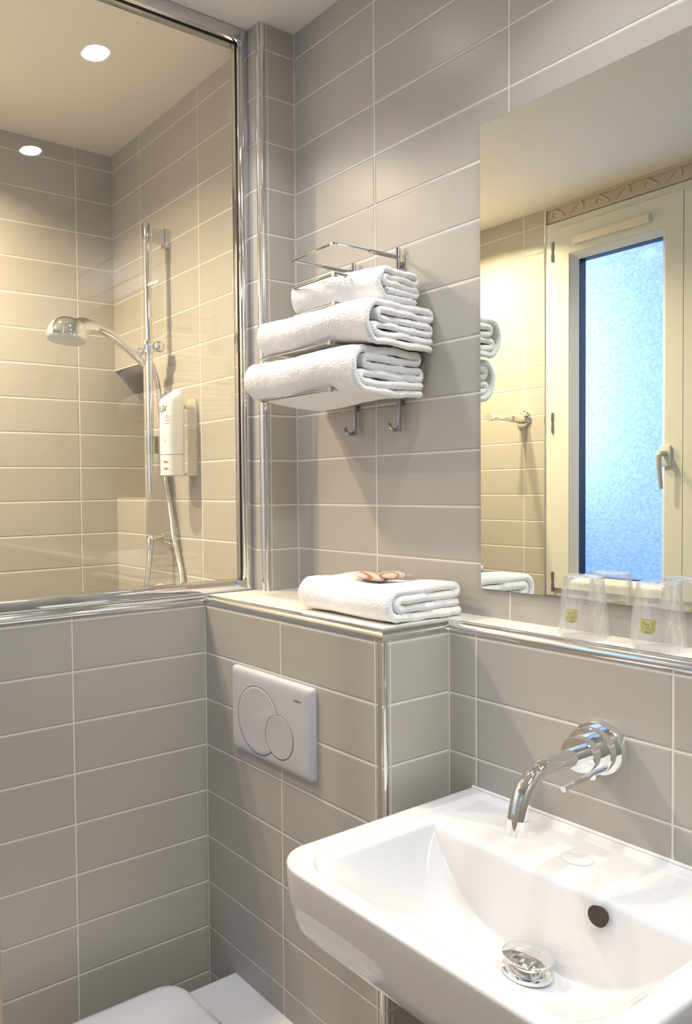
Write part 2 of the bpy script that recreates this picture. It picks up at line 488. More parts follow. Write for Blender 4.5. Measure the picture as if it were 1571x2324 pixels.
def sash(xa, xb, ga, gb, first):
    z_a, z_b, gz0, gz1 = WZ0 + .03, WZ1 - .028, -.335, .806
    ya, yb_ = YF - .058, YF + .014
    m = MB().box(xa, ga - .022, ya, yb_, z_a, z_b).box(gb + .022, xb, ya, yb_, z_a, z_b).box(ga - .022, gb + .022, ya, yb_, gz1 + .022, z_b).box(ga - .022, gb + .022, ya, yb_, z_a, gz0 - .022)
    s = build('window_sash', m, PVC, win, weld=False)
    # bead sloping back to the glass
    rr = []
    for k, (o, y) in enumerate([(.022, yb_ - .004), (.018, yb_ - .004), (.0, YF - .012), (.0, YF - .016)]):
        rr.append([(ga - o, y, gz0 - o), (gb + o, y, gz0 - o), (gb + o, y, gz1 + o), (ga - o, y, gz1 + o)])
    build('glazing_bead', MB().loft(rr, False, False), PVC, s, smooth=20)
    rr = []
    for o, y in [(.001, YF - .0155), (-.0015, YF - .0165), (-.0015, YF - .056), (.001, YF - .056)]:
        rr.append([(ga - o, y, gz0 - o), (gb + o, y, gz0 - o), (gb + o, y, gz1 + o), (ga - o, y, gz1 + o)])
    build('gasket', MB().loft(rr, False, False), DARK, s, smooth=0)
    build('window_pane', MB().add([(ga - .002, YF - .054, gz0), (gb + .002, YF - .054, gz0), (gb + .002, YF - .054, gz1), (ga - .002, YF - .054, gz1)], [(0, 1, 2, 3)]), FROSTED, win)
    return s


s1 = sash(WX0 + .030, xm_ - .004, -1.601, -1.3105, True)
s2 = sash(xm_ - .002, WX1 - .030, -1.150, -.86, False)
for zc_ in (.848, .226, -.36):
    h_ = build('window_hinge', MB().lathe([(.0, 0), (.006, .002), (.006, .030), (.0045, .031), (.0045, .045), (.006, .046), (.006, .074), (.0, .076)], (WX0 + .0335, YF + .014, zc_ - .038), n=16), STEEL, win)
v_ = build('trickle_vent', MB().box(-1.604, -1.335, YF + .0145, YF + .032, .853, .879), plain('cream_plastic', (.74, .69, .58), .4), win, bevel=.003)
hd = build('window_handle', MB().box(-1.300, -1.268, YF + .0145, YF + .026, .052, .122), PVC, win, bevel=.004)
build('lever', MB().tube([(-1.284, YF + .026, .095), (-1.284, YF + .055, .095), (-1.284, YF + .064, .088), (-1.284, YF + .062, .05), (-1.281, YF + .055, -.02)], [.010, .009, .008, .0075, .006], 12), plain('grey_plastic', (.42, .43, .42), .35), hd)
struct('trim_10', MB().lathe([(.005, 0), (.005, WZ1 - WZ0 + .063)], (WX0 - .004, YF + .001, WZ0), n=16), CHROME_TRIM, 'slim chrome edge profile beside the window, seen in the mirror', 'edging')
# relief frieze above the window
fr = MB().box(WX0, WX1, YF - .012, YF - .004, WZ1 + .006, ZC).box(WX0, WX1, YF - .004, YF + .004, ZC - .012, ZC)
for k in range(6):
    cx_ = WX0 + .08 + k * .165
    for s_ in (-1, 1):
        pts = [(cx_ + s_ * (.012 + .048 * math.sin(t)), YF - .003, WZ1 + .014 + .030 * math.sin(t * 1.9) * (1 if s_ > 0 else .8) + .006) for t in [math.pi * .5 * i / 10 for i in range(11)]]
        fr.tube(pts, [.003 + .002 * math.sin(math.pi * i / 10) for i in range(11)], 8)
struct('trim_11', fr, plain('frieze_glaze', (.50, .44, .37), .35), 'relief patterned frieze tiles above the window, seen in the mirror', 'frieze', weld=False)
build('grip', MB().box(-1.70, -1.70, 0, 0, 0, 0), PVC, win) if False else None

bar = thing('support_bar', 'short chrome bar with round wall plate, seen at the mirror edge', 'wall bar', (-1.8147, YF, .25))
build('wall_plate', MB().lathe([(0, .010), (.027, .009), (.033, .004), (.033, 0)], (-1.8147, YF, .25), (0, 1, 0), 28), CHROME, bar)
build('bar_rod', MB().tube([(-1.8147, YF + .008, .25), (-1.8147, YF + .075, .25), (-1.8147, YF + .076, .25), (-1.8147, YF + .20, .25)], [.019, .015, .0105, .0105], 20), CHROME, bar)
build('bar_end', MB().lathe([(0, 0), (.0145, 0), (.0145, .016), (0, .016)], (-1.8147, YF + .195, .25), (0, 1, 0), 20), CHROME, bar)

# ------------------------------------------------------------------ ceiling lights
lamp_labels = ['recessed ceiling spotlight nearest the shower screen', 'recessed ceiling spotlight above the tap', 'recessed ceiling spotlight right of the mirror',
               'recessed ceiling spotlight near the window', 'recessed ceiling spotlight farthest right by the window wall']
LENS = emit_mat('lamp_lens', (1, .95, .86), 30)
LENS.node_tree.nodes['Principled BSDF'].inputs['Base Color'].default_value = (.9, .9, .9, 1)


def downlight(x, y, label, power, col, spread=104):
    t = thing('ceiling_spotlight', label, 'ceiling light', (x, y, ZC), 'recessed ceiling spotlights')
    build('rim', MB().lathe([(.031, 0), (.040, 0), (.040, -.003), (.036, -.005), (.031, -.004), (.031, 0)], (x, y, ZC - .0002), n=36), plain('white_rim', (.8, .8, .78), .4) if not bpy.data.materials.get('white_rim') else bpy.data.materials['white_rim'], t)
    build('lens', MB().lathe([(0, -.003), (.022, -.003), (.0305, -.002), (.0305, -.0002)], (x, y, ZC), n=36), LENS, t)
    a = area('spot_light', (x, y, ZC - .0065), (0, 0, 0), .058, .058, power, col, 'DISK', math.radians(spread))
    a.parent = t; a.location = (0, 0, -.0065)
    return t


for (x, y), lb in zip(ROOM_SPOTS, lamp_labels): downlight(x, y, lb, P_ROOM, WARM)
# unseen round fill lamp, added at the right to brighten the walls
ol = thing('added_fill_lamp', 'flat round fill lamp added on the ceiling at the right, outside the picture', 'ceiling light', (FILL[0], FILL[1], ZC))
build('fill_lamp_base', MB().lathe([(.0, 0), (.17, 0), (.17, -.012), (.0, -.012)], (FILL[0], FILL[1], ZC - .0005), n=48), plain('white_lamp_base', (.8, .8, .8), .4), ol)
_a = area('added_fill_light', (FILL[0], FILL[1], ZC - .016), (0, 0, 0), .32, .32, P_FILL, (.88, .945, 1), 'DISK')
_a.parent = ol; _a.location = (0, 0, -.016)
for (x, y), lb in zip(SHOWER_SPOTS, ('recessed ceiling spotlight inside the shower near its rail', 'added recessed fill spotlight inside the shower towards the window wall')): downlight(x, y, lb, P_SHOWER, WARM_SHOWER, 142)

# ------------------------------------------------------------------ basin
BXC, BX0, BX1, BY0, BY1 = -.589, -.828, -.360, -.509, YE
ZR = -.503
CR = .058


def basin_outline(inset, z, y_back=None):
    a = [(p[0], p[1], z) for p in rrect(BX0 + inset, BX1 - inset, BY0 + inset, BY1, [.004, .004, CR, CR], 10)]
    return a


def zin(x, y):
    """inner surface of the basin: back shelf, steep back wall, broad curved floor."""
    # outline distance (inside the raised rim)
    ex = min(x - BX0, BX1 - x); ey = y - BY0; eb = BY1 - y
    rim = .024
    dxe = abs(x - BXC)
    # deck a little below the rim
    def sm(t): t = max(0, min(1, t)); return t * t * (3 - 2 * t)
    d = min(ex, ey)
    if d < CR * 2 and ex < CR + .02 and ey < CR + .02:
        q = math.hypot(max(0, CR + .02 - ex), max(0, CR + .02 - ey)); d = min(d, CR + .02 - q)
    z = ZR - .0065 * sm((d - rim) / .012) * sm((eb - .008) / .012)
    # bowl
    a = .192
    fx = max(0, 1 - (dxe / a) ** 2.9)
    sb_ = -.232 - y
    t = max(0, (-.262 - y) / .222)
    fy = max(0, 1 - t ** 2.6)
    fl = .112 * fx * fy
    wall = 5.0 * (sb_ + math.sqrt(sb_ * sb_ + .004 ** 2)) / 2 if sb_ > -.06 else 0
    k = .009
    dd = min(fl, wall) - (max(0, k - abs(fl - wall)) ** 2) / (4 * k)
    z -= max(0, dd)
    return z


bs = thing('wash_basin', 'white rectangular ceramic wash basin on the tiled wall under the tap', 'basin', (BXC, YE, ZR - .16))
mb = MB()
# inner surface grid mapped inside the rounded outline
inner = 0.006
ylines = [BY0 + inner + (-.262 - BY0 - inner) * k / 90 for k in range(90)] + [-.262 + .040 * k / 80 for k in range(80)] + [-.222 + (BY1 + .222) * k / 44 for k in range(45)]
nx, ny = 170, len(ylines) - 1


def clampin(x, y):
    """pull a grid point inside the rounded front corners."""
    for cx, sx in ((BX0 + CR, -1), (BX1 - CR, 1)):
        cy = BY0 + CR
        if (x - cx) * sx > 0 and y < cy:
            u, v = (x - cx) * sx / (CR - inner), (cy - y) / (CR - inner)
            u, v = min(1, u), min(1, v)
            # square to disc
            uu = u * math.sqrt(1 - v * v / 2); vv = v * math.sqrt(1 - u * u / 2)
            return cx + sx * uu * (CR - inner), cy - vv * (CR - inner)
    return x, y


grid = []
for j in range(ny + 1):
    for i in range(nx + 1):
        x = BX0 + inner + (BX1 - BX0 - 2 * inner) * i / nx
        y = ylines[j]
        x, y = clampin(x, y)
        grid.append((x, y, zin(x, y)))
fs = [(j * (nx + 1) + i, j * (nx + 1) + i + 1, (j + 1) * (nx + 1) + i + 1, (j + 1) * (nx + 1) + i) for j in range(ny) for i in range(nx)]
# boundary loop (left, front, right) continues down as outer body
b = [(0, j) for j in range(ny, -1, -1)] + [(i, 0) for i in range(1, nx + 1)] + [(nx, j) for j in range(1, ny + 1)]
loop = [grid[j * (nx + 1) + i] for i, j in b]


def offs(p, o):
    x, y, _ = p
    cx = BXC; nxv = nyv = 0
    if y < BY0 + CR and x < BX0 + CR: v = Vector((x - BX0 - CR, y - BY0 - CR, 0))
    elif y < BY0 + CR and x > BX1 - CR: v = Vector((x - BX1 + CR, y - BY0 - CR, 0))
    elif x < BX0 + .02: v = Vector((-1, 0, 0))
    elif x > BX1 - .02: v = Vector((1, 0, 0))
    else: v = Vector((0, -1, 0))
    v.normalize(); return (x + v.x * o, y + v.y * o)


ring_def = [(.0035, -.0008), (.0055, -.0030), (.006, -.006), (.0055, -.02), (.0035, -.045), (-.001, -.070), (-.006, -.084), (-.012, -.094), (-.022, -.101), (-.045, -.112), (-.08, -.130), (-.11, -.150), (-.13, -.158)]
allv = list(grid); bi = [j * (nx + 1) + i for i, j in b]
prev = bi
for o, dz in ring_def:
    start = len(allv)
    for p in loop:
        q = offs(p, o)
        qx, qy = q
        if o < -.015:
            k = min(1, (-o - .015) / .115)
            qx = p[0] + (BXC - p[0]) * (.06 + .42 * k); qy = p[1] + (YE - p[1]) * (.04 + .30 * k)
        allv.append((qx, qy, ZR + dz))
    cur = list(range(start, len(allv)))
    for i in range(len(cur) - 1): fs.append((prev[i], prev[i + 1], cur[i + 1], cur[i]))
    prev = cur
fs.append(tuple(prev))
mb.add(allv, fs)
bo = build('basin_body', mb, CERAMIC, bs, smooth=60)
# tap hole cover, overflow, waste
build('tap_hole_cover', MB().lathe([(.0205, -.003), (.0205, .0010), (.0185, .0018), (0, .0022)], (-.592, -.165, ZR - .0065), n=40), CERAMIC, bs)
ov = build('overflow_hole', MB().lathe([(.0125, .0035), (.0112, .0030), (.0105, -.004), (0, -.006)], (-.519, -.2385, -.531), (0, -1, .12), 30), plain('brushed_overflow', (.05, .032, .022), .35, .3), bs)
DX, DY, DZ = -.584, -.288, -.6165
dr = thing('basin_waste', 'raised chrome pop-up waste in the bottom of the basin', 'drain plug', (DX, DY, DZ))
build('waste_flange', MB().lathe([(.030, -.002), (.030, .0025), (.027, .0035), (.022, .002), (.019, -.003)], (DX, DY, DZ + .001), n=48), CHROME, dr)
build('stem', MB().lathe([(.019, 0), (.019, .014), (.015, .016)], (DX, DY, DZ), n=32), CHROME, dr)
build('plug_cap', MB().lathe([(0, .0165), (.021, .0165), (.0295, .0185), (.0308, .0205), (.0298, .0225), (.022, .0258), (.011, .0277), (0, .0283)], (DX, DY, DZ), n=48), CHROME, dr)
build('sealant', MB().tube([(BX0 + .005, YE - .0005, ZR + .001), (BX1 - .005, YE - .0005, ZR + .001)], .003, 8), SILICONE, bs)

# ------------------------------------------------------------------ tap
TX, TZ = -.602, -.374
tp = thing('basin_tap', 'chrome wall-mounted mixer tap with curved spout and thin lever', 'tap', (TX, YE, TZ))
build('wall_flange', MB().lathe([(.0372, 0), (.0372, .0155), (.0362, .0170), (.0320, .0170)], (TX, YE, TZ), (0, -1, 0), 56), CHROME, tp)
mbd = MB().lathe([(.0325, .0165), (.0325, .0350), (.0315, .0362), (.0245, .0365), (.0245, .0620), (.0236, .0632), (.012, .0635)], (TX, YE, TZ), (0, -1, 0), 56)
build('mixer_body', mbd, CHROME, tp)
sp = [(TX, YE - .058, TZ), (TX, YE - .10, TZ), (TX, -.218, TZ)]
R_ = .064
for k in range(1, 15):
    a = math.radians(84 * k / 14)
    sp.append((TX, -.218 - R_ * math.sin(a), TZ - R_ * (1 - math.cos(a))))
e = sp[-1]
build('spout', MB().tube(sp, .0120, 28), CHROME, tp)
build('aerator', MB().tube([(e[0], e[1] + .0004, e[2] + .002), (e[0], e[1] - .0008, e[2] - .0180)], .0128, 28), CHROME, tp)
lv = build('lever', MB().tube([(TX, YE - .010, TZ - .0330), (TX, YE - .030, TZ - .0345), (TX, YE - .031, TZ - .0346), (TX, YE - .096, TZ - .0400)], [.0075, .0075, .0041, .0041], 18), CHROME, tp)

# ------------------------------------------------------------------ flush plate
fx0, fx1, fz0, fz1 = -1.2785, -1.0315, -.5260, -.3575
fl = thing('flush_plate', 'white dual flush plate with two round buttons on the boxing', 'flush plate', ((fx0 + fx1) / 2, YD, fz0))
rings = []
for ins, d in [(0, 0), (0, .006), (.0015, .009), (.005, .0115), (.010, .0125), (.018, .013)]:
    rings.append([(p[0], YD - d, p[1]) for p in rrect(fx0 + ins, fx1 - ins, fz0 + ins, fz1 - ins, .007 if ins < .006 else .004, 4)])
build('plate_body', MB().loft(rings), WHITE_PLASTIC, fl, smooth=40)


def ring_arc(cx, cz, r, w, y0, y1, skip=None, n=96):
    """thin ring groove (dark gap) drawn as a raised-from-below band; skip removes the part inside another circle."""
    m = MB()
    for k in range(n):
        a0, a1 = 2 * math.pi * k / n, 2 * math.pi * (k + 1) / n
        am = (a0 + a1) / 2
        px, pz = cx + r * math.cos(am), cz + r * math.sin(am)
        if skip and math.hypot(px - skip[0], pz - skip[1]) < skip[2]: continue
        P = [(cx + rr * math.cos(a), y, cz + rr * math.sin(a)) for y in (y0, y1) for rr, a in ((r - w, a0), (r + w, a0), (r + w, a1), (r - w, a1))]
        m.add(P, [(0, 1, 2, 3), (4, 7, 6, 5), (0, 4, 5, 1), (1, 5, 6, 2), (2, 6, 7, 3), (3, 7, 4, 0)])
    return m


BC, BR = (-1.1870, -.4500), .0650
SCc, SR = (-1.1225, -.4660), .0405
GAP = plain('button_gap', (.05, .05, .06), .6)
bmat = plain('button_plastic', (.46, .47, .51), .26)


def button(c, r, top, cut=None):
    """round button; where it meets the smaller one its edge is cut back in a hollow."""
    pr = []
    for k in range(96):
        a = 2 * math.pi * k / 96
        x, z = c[0] + r * math.cos(a), c[1] + r * math.sin(a)
        if cut:
            d = math.hypot(x - cut[0], z - cut[1])
            if d < cut[2]:
                x = cut[0] + (x - cut[0]) / d * cut[2]; z = cut[1] + (z - cut[1]) / d * cut[2]
                # keep hollow concave: project toward the cut circle from the button centre side
                vx, vz = c[0] - cut[0], c[1] - cut[1]; L_ = math.hypot(vx, vz); vx /= L_; vz /= L_
                dx, dz = c[0] + r * math.cos(a) - cut[0], c[1] + r * math.sin(a) - cut[1]
                side = dx * -vz + dz * vx
                side = max(-cut[2], min(cut[2], side)); al = math.sqrt(max(0, cut[2] ** 2 - side ** 2))
                x = cut[0] + vx * al - vz * side; z = cut[1] + vz * al + vx * side
        pr.append((x, z))
    return pr


for nm, c, r, cut in (('full_flush_button', BC, BR, (SCc[0], SCc[1], SR + .0008)), ('half_flush_button', SCc, SR, None)):
    p = button(c, r, 0, cut)
    cc = (sum(q[0] for q in p) / len(p), sum(q[1] for q in p) / len(p))
    rg = [[(cc[0] + (q[0] - cc[0]) * k, YD - d, cc[1] + (q[1] - cc[1]) * k) for q in p] for k, d in ((1, .010), (1, .0133), (.985, .0138), (.90, .0136))]
    build(nm, MB().loft(rg), bmat, fl)
build('button_gap', MB().v and None or ring_arc(BC[0], BC[1], BR + .0006, .0007, YD - .0120, YD - .01325, (SCc[0], SCc[1], SR)).add(*(lambda q: (q.v, q.f))(ring_arc(SCc[0], SCc[1], SR + .0006, .0007, YD - .0120, YD - .01325))), GAP, fl, weld=False)
text_mesh('brand_mark', 'GEBERIT', .0058, INK, fl, (-1.0790, YD - .01305, -.3885), (1, 0, 0), (0, 0, 1))

# ------------------------------------------------------------------ toilet
TCX, TW = -1.118, .178
wc = thing('toilet', 'white wall-hung toilet with closed lid below the flush plate', 'toilet', (TCX, YD, -1.34))


def dshape(hw, yb, yfr, z, r=.012, n=14, sup=2.4):
    """D outline: square at the wall, round at the front."""
    out = [(TCX - hw, yb, z), (TCX - hw, yb - .10, z)]
    L_ = (yb - .10) - yfr
    for k in range(1, 2 * n):
        a = math.pi * k / (2 * n)
        out.append((TCX - hw * (abs(math.cos(a)) ** (2 / sup)) * (1 if math.cos(a) > 0 else -1), (yb - .10) - L_ * (math.sin(a) ** (2 / sup)), z))
    out += [(TCX + hw, yb - .10, z), (TCX + hw, yb, z)]
    return out


zt_ = -1.006
rg = [dshape(.05, YD, -.42, -1.335), dshape(.09, YD, -.50, -1.33), dshape(.11, YD, -.56, -1.28), dshape(.14, YD, -.66, -1.20), dshape(.165, YD, -.74, -1.10), dshape(TW, YD, -.775, -1.04), dshape(TW + .001, YD, -.78, zt_ - .008), dshape(TW - .001, YD - .0, -.778, zt_ - .002), dshape(TW - .006, YD - .0, -.772, zt_)]
build('toilet_bowl', MB().loft(rg), CERAMIC, wc, smooth=50)


def lid_outline(ins, z):
    hw = .186 - ins; yb, yfr = -.378 - ins, -.790 + ins; r = .045
    out = []
    for k in range(9):
        a = math.radians(90 * k / 8); out.append((TCX + hw - r + r * math.cos(math.radians(0) + a), yb - r + r * math.sin(a), z))
    for k in range(9):
        a = math.radians(90 + 90 * k / 8); out.append((TCX - hw + r + r * math.cos(a), yb - r + r * math.sin(a), z))
    L_ = (yb - .2) - yfr
    for k in range(29):
        a = math.pi * k / 28
        out.append((TCX - hw * (abs(math.cos(a)) ** .8) * (1 if math.cos(a) > 0 else -1), (yb - .2) - L_ * (math.sin(a) ** .8), z))
    return out


build('toilet_seat', MB().loft([lid_outline(.006, zt_ + .001), lid_outline(.003, zt_ + .003), lid_outline(.003, zt_ + .010), lid_outline(.005, zt_ + .012)]), CERAMIC, wc, smooth=50)
build('toilet_lid', MB().loft([lid_outline(.003, zt_ + .0125), lid_outline(0, zt_ + .015), lid_outline(0, zt_ + .024), lid_outline(.002, zt_ + .029), lid_outline(.006, zt_ + .032), lid_outline(.016, zt_ + .034), lid_outline(.06, zt_ + .036)]), CERAMIC, wc, smooth=50)
for s_ in (-1, 1): build('lid_hinge', MB().tube([(TCX + s_ * .09, -.370, zt_ + .008), (TCX + s_ * .05, -.370, zt_ + .008)], .008, 14), WHITE_PLASTIC, wc)

# ------------------------------------------------------------------ towel rack
RXr, RXl, RXw = -1.0487, -1.1697, -1.264
rk = thing('towel_rack', 'tiered chrome wire towel rack on the tiled wall left of the mirror', 'towel rack', ((RXr + RXl) / 2, 0, .115))
for x in (RXr, RXl):
    pst = build('rack_post', MB().tube([(x, -.011, .457), (x, -.011, .105)], .0042, 12), STEEL, rk)
    hk = [(x, -.011, .150), (x, -.011, .122)] + [(x, -.011 - .013 * (1 - math.cos(a)), .120 - .013 * math.sin(a)) for a in [math.radians(15 * k) for k in range(1, 11)]]
    build('hook', MB().tube(hk + [(x, hk[-1][1] - .003, hk[-1][2] + .007)], .0033, 10), STEEL, pst)
    for z_ in (.425, .16): build('wall_fixing', MB().lathe([(.006, 0), (.006, .009)], (x, 0, z_), (0, -1, 0), 14), STEEL, pst)


def tier(z, xl, yfr, z_l=None):
    r = .0026
    A = [(RXr, -.011, z)]
    c = .008
    A += [(RXr, yfr + c, z)] + [(RXr - c * (1 - math.cos(a)), yfr + c - c * math.sin(a), z) for a in [math.radians(30 * k) for k in range(1, 3)]] + [(RXr - c, yfr, z)]
    A += [(xl + c, yfr, z)] + [(xl + c - c * math.sin(a), yfr + c - c * math.cos(a), z) for a in [math.radians(30 * k) for k in range(1, 3)]] + [(xl, yfr + c, z), (xl, -.011, z)]
    m = MB().tube(A, r, 10)
    if xl < RXl - .01: m.tube([(xl, -.011, z), (RXr, -.011, z)], r, 8)
    t_ = build('rack_shelf', m, STEEL, rk)
    if xl > RXl - .01:
        for x_ in (RXr, xl): build('arm_sleeve', MB().tube([(x_, -.010, z), (x_, -.09, z)], .0040, 10), STEEL, t_)
    build('weld_joint', MB().tube([(RXr - .004, yfr - .003, z), (RXr - .004, yfr + .006, z)], .0042, 10), STEEL, t_)


for z, xl, yfr in ((.4387, RXl, -.176), (.3849, RXl, -.173), (.3325, RXl, -.173), (.2605, RXw, -.184), (.1768, RXw, -.184)): tier(z, xl, yfr)


# ------------------------------------------------------------------ towels
def catmull(pts, step):
    P = [Vector(p) for p in pts]; out = []
    for i in range(len(P) - 1):
        p0 = P[max(0, i - 1)]; p1 = P[i]; p2 = P[i + 1]; p3 = P[min(len(P) - 1, i + 2)]
        n = max(2, int((p2 - p1).length / step))
        for k in range(n):
            t = k / n
            out.append(.5 * ((2 * p1) + (-p0 + p2) * t + (2 * p0 - 5 * p1 + 4 * p2 - p3) * t * t + (-p0 + 3 * p1 - 3 * p2 + p3) * t ** 3))
    out.append(P[-1]); return out


def folded_path(D, H, layers, seed):
    """(depth, height) centre line of a towel folded with its round fold at the front (-D) and layer ends at the back (0)."""
    rnd = random.Random(seed)
    t = H / layers
    zs = [t * (i + .5) for i in range(layers)]
    j = lambda a: rnd.uniform(-a, a)
    pts = []

    def run(z, y0, y1):
        n = 4
        for k in range(n + 1):
            y = y0 + (y1 - y0) * k / n
            pts.append((y, z + (j(t * .07) if 0 < k < n else 0)))
    R = (zs[-1] - zs[0]) / 2
    run(zs[0], -.004 + j(.004), -D + R * .95)
    for k in range(1, 8):
        a = math.radians(-90 - 180 * k / 8)
        pts.append((-D + R * .95 + R * .95 * math.cos(a), (zs[0] + zs[-1]) / 2 + R * math.sin(a)))
    order = list(range(layers - 1, 0, -1))
    back, frnt = 0, -D + R * .95
    y_cur = frnt
    for n_, li in enumerate(order):
        z = zs[li]
        if n_ % 2 == 0:
            yb = -.004 + j(.005)
            run(z, y_cur, yb - t * .5)
            if n_ < len(order) - 1: pts.append((yb, z - t * .5)); y_cur = yb - t * .5
            else: pts.append((yb, z))
        else:
            yf_ = frnt - R * .40 * (1 - abs((li + .0) / layers - .5)) + t * .4 + j(.004)
            run(z, y_cur, yf_ + t * .5)
            if n_ < len(order) - 1: pts.append((yf_, z - t * .5)); y_cur = yf_ + t * .5
            else: pts.append((yf_, z))
    return pts, t


def towel_mesh(L, D, H, layers, seed, step=.0028, xstep=.0034, warp=None, endj=.006, bands=()):
    rnd = random.Random(seed * 7 + 1)
    pts, t = folded_path(D, H, layers, seed)
    C = catmull([(0, p[0], p[1]) for p in pts], step)
    n = len(C)
    nrm = []
    for i in range(n):
        a = C[max(0, i - 1)]; b = C[min(n - 1, i + 1)]; d = (b - a).normalized()
        nrm.append(Vector((0, -d.z, d.y)))
    ht = t * .47
    nx_ = int(L / xstep)
    er, el = [], []
    for i in range(n):
        s = i / n
        er.append(L / 2 + endj * mn.noise(Vector((s * 9, seed, 0))) + endj * .4 * mn.noise(Vector((s * 40, seed, 3))))
        el.append(-L / 2 + endj * mn.noise(Vector((s * 9, seed, 7))) + endj * .4 * mn.noise(Vector((s * 40, seed, 9))))
    vs = []; rows = nx_ + 1
    for side in (1, -1):
        for i in range(n):
            ee = min(i, n - 1 - i) * step
            te = min(1, math.sqrt(max(0, 1 - (1 - min(1, ee / .004)) ** 2)) + .05)
            for j_ in range(rows):
                u = j_ / nx_
                u = u  # even spacing, denser at the ends
                u = .5 - .5 * math.cos(math.pi * u) * (1 - .0) if False else u
                x = el[i] + (er[i] - el[i]) * u
                de = min(x - el[i], er[i] - x)
                tx = min(1, math.sqrt(max(0, 1 - (1 - min(1, de / .0045)) ** 2)) + .06)
                p = Vector((x, C[i].y, C[i].z))
                h = ht * te * tx
                q = p + nrm[i] * side * h
                f1 = mn.noise(q * 95 + Vector((seed, 0, side))) * .0009
                if bands:
                    for bx in bands:
                        h_b = max(0, 1 - abs(x - bx) / .0032)
                        q -= nrm[i] * side * .0011 * h_b
                f2 = mn.noise(Vector((q.x * 14, q.y * 20, q.z * 20 + seed))) * .0022
                q += nrm[i] * (side * f1 * tx + f2)
                if warp: q = warp(q)
                vs.append(q)
    fs = []
    off = n * rows
    for i in range(n - 1):
        for j_ in range(rows - 1):
            a = i * rows + j_
            fs.append((a, a + 1, a + rows + 1, a + rows))
            fs.append((off + a, off + a + rows, off + a + rows + 1, off + a + 1))
        for j_ in (0, rows - 1):
            a = i * rows + j_
            fs.append((a, a + rows, off + a + rows, off + a))
    for i in (0, n - 1):
        for j_ in range(rows - 1):
            a = i * rows + j_
            fs.append((a, a + 1, off + a + 1, off + a))
    return vs, fs


def towel(name, label, cx, yback, z, L, D, H, layers, seed, rot=0, warp=None, group=None, endj=.006, bands=()):
    vs, fs = towel_mesh(L, D, H, layers, seed, warp=warp, endj=endj, bands=bands)
    M = Matrix.Translation((cx, yback, z)) @ Matrix.Rotation(rot, 4, 'Z')
    mb = MB(); mb.add([M @ v for v in vs], fs)
    o = build(name, mb, TERRY, loc=(cx, yback - D / 2, z), smooth=180, weld=False)
    return tag(o, label, 'towel', group)


G = 'folded towels on the wire rack'


def w1(q):   # small towel, softer, drooping to its left
    q = q.copy(); k = max(0, (-q.x) / .12)
    q.z -= .010 * k * k * (1 if q.y < -.1 else .6); return q


def wsag(a):
    def f(q):
        q = q.copy(); k = max(0, min(1, (-q.y - .175) / .04))
        q.z -= a * k * k
        q.z += .004 * math.sin(q.x * 17 + 1) * min(1, max(0, -q.y / .1))
        return q
    return f


def wdroop(right, sag, H, L, front):
    """slack between and beyond the wires: lower layers hang, the ends hang most."""
    def f(q):
        q = q.copy(); low = 1 - max(0, min(1, q.z / H))
        kr = max(0, min(1, (q.x - L * .16) / (L * .34)))
        q.z -= right * kr * kr * (.35 + .65 * low)
        mid = math.sin(math.pi * max(0, min(1, -q.y / .175)))
        q.z -= sag * mid * low * max(0, 1 - (q.x / (L * .55)) ** 2)
        k = max(0, min(1, (-q.y - front) / .04))
        q.z += .003 * k
        q.z += .002 * math.sin(q.x * 19 + L * 40) * min(1, max(0, -q.y / .1))
        return q
    return f


towel('folded_towel', 'small white folded towel at the top of the wire rack', -1.098, -.030, .3375, .205, .125, .056, 5, 3, .19, wdroop(.004, .004, .055, .2, .10), G, bands=(-.074, .028))
towel('folded_towel', 'thick white folded towel in the middle of the wire rack', -1.112, -.016, .2635, .290, .178, .0665, 6, 5, .07, wdroop(.022, .004, .066, .29, .15), G)
towel('folded_towel', 'lowest white folded towel on the wire rack, above the two hooks', -1.137, -.016, .1800, .305, .186, .072, 6, 8, .04, wdroop(.018, .026, .072, .30, .155), G)


def wfold(q):
    q = q.copy(); q.z += .006 * math.exp(-((q.x + .01) / .05) ** 2) * max(0, q.z / .04) * -1; return q


towel('hand_towel', 'white folded hand towel lying on the ledge with soap packets on it', -1.008, -.018, ZL + .0015, .228, .183, .060, 4, 12, .0, wfold, endj=.008)

# ------------------------------------------------------------------ soap packets on the towel
WRAP = clear_mat('cellophane', base=.12, rough=.12, bump=(60, .6), gain=1.0, haze=.10)


def soap_mat(name, c1, c2):
    m, nt, p, N, L = new_mat(name)
    tc = N.new('ShaderNodeTexCoord'); wv = N.new('ShaderNodeTexWave'); cr = N.new('ShaderNodeValToRGB')
    wv.bands_direction = 'X'; wv.bands_direction = 'Y'; wv.inputs['Scale'].default_value = 20; wv.inputs['Distortion'].default_value = 1.0
    cr.color_ramp.elements[0].color = (*c1, 1); cr.color_ramp.elements[1].color = (*c2, 1); cr.color_ramp.elements[0].position = .10; cr.color_ramp.elements[1].position = .28
    L.new(tc.outputs['Object'], wv.inputs['Vector']); L.new(wv.outputs['Fac'], cr.inputs[0]); L.new(cr.outputs[0], p.inputs['Base Color'])
    p.inputs['Roughness'].default_value = .25; p.inputs['Coat Weight'].default_value = .5
    return m


SOAP = soap_mat('soap_wrapper', (.40, .20, .09), (.62, .53, .47))


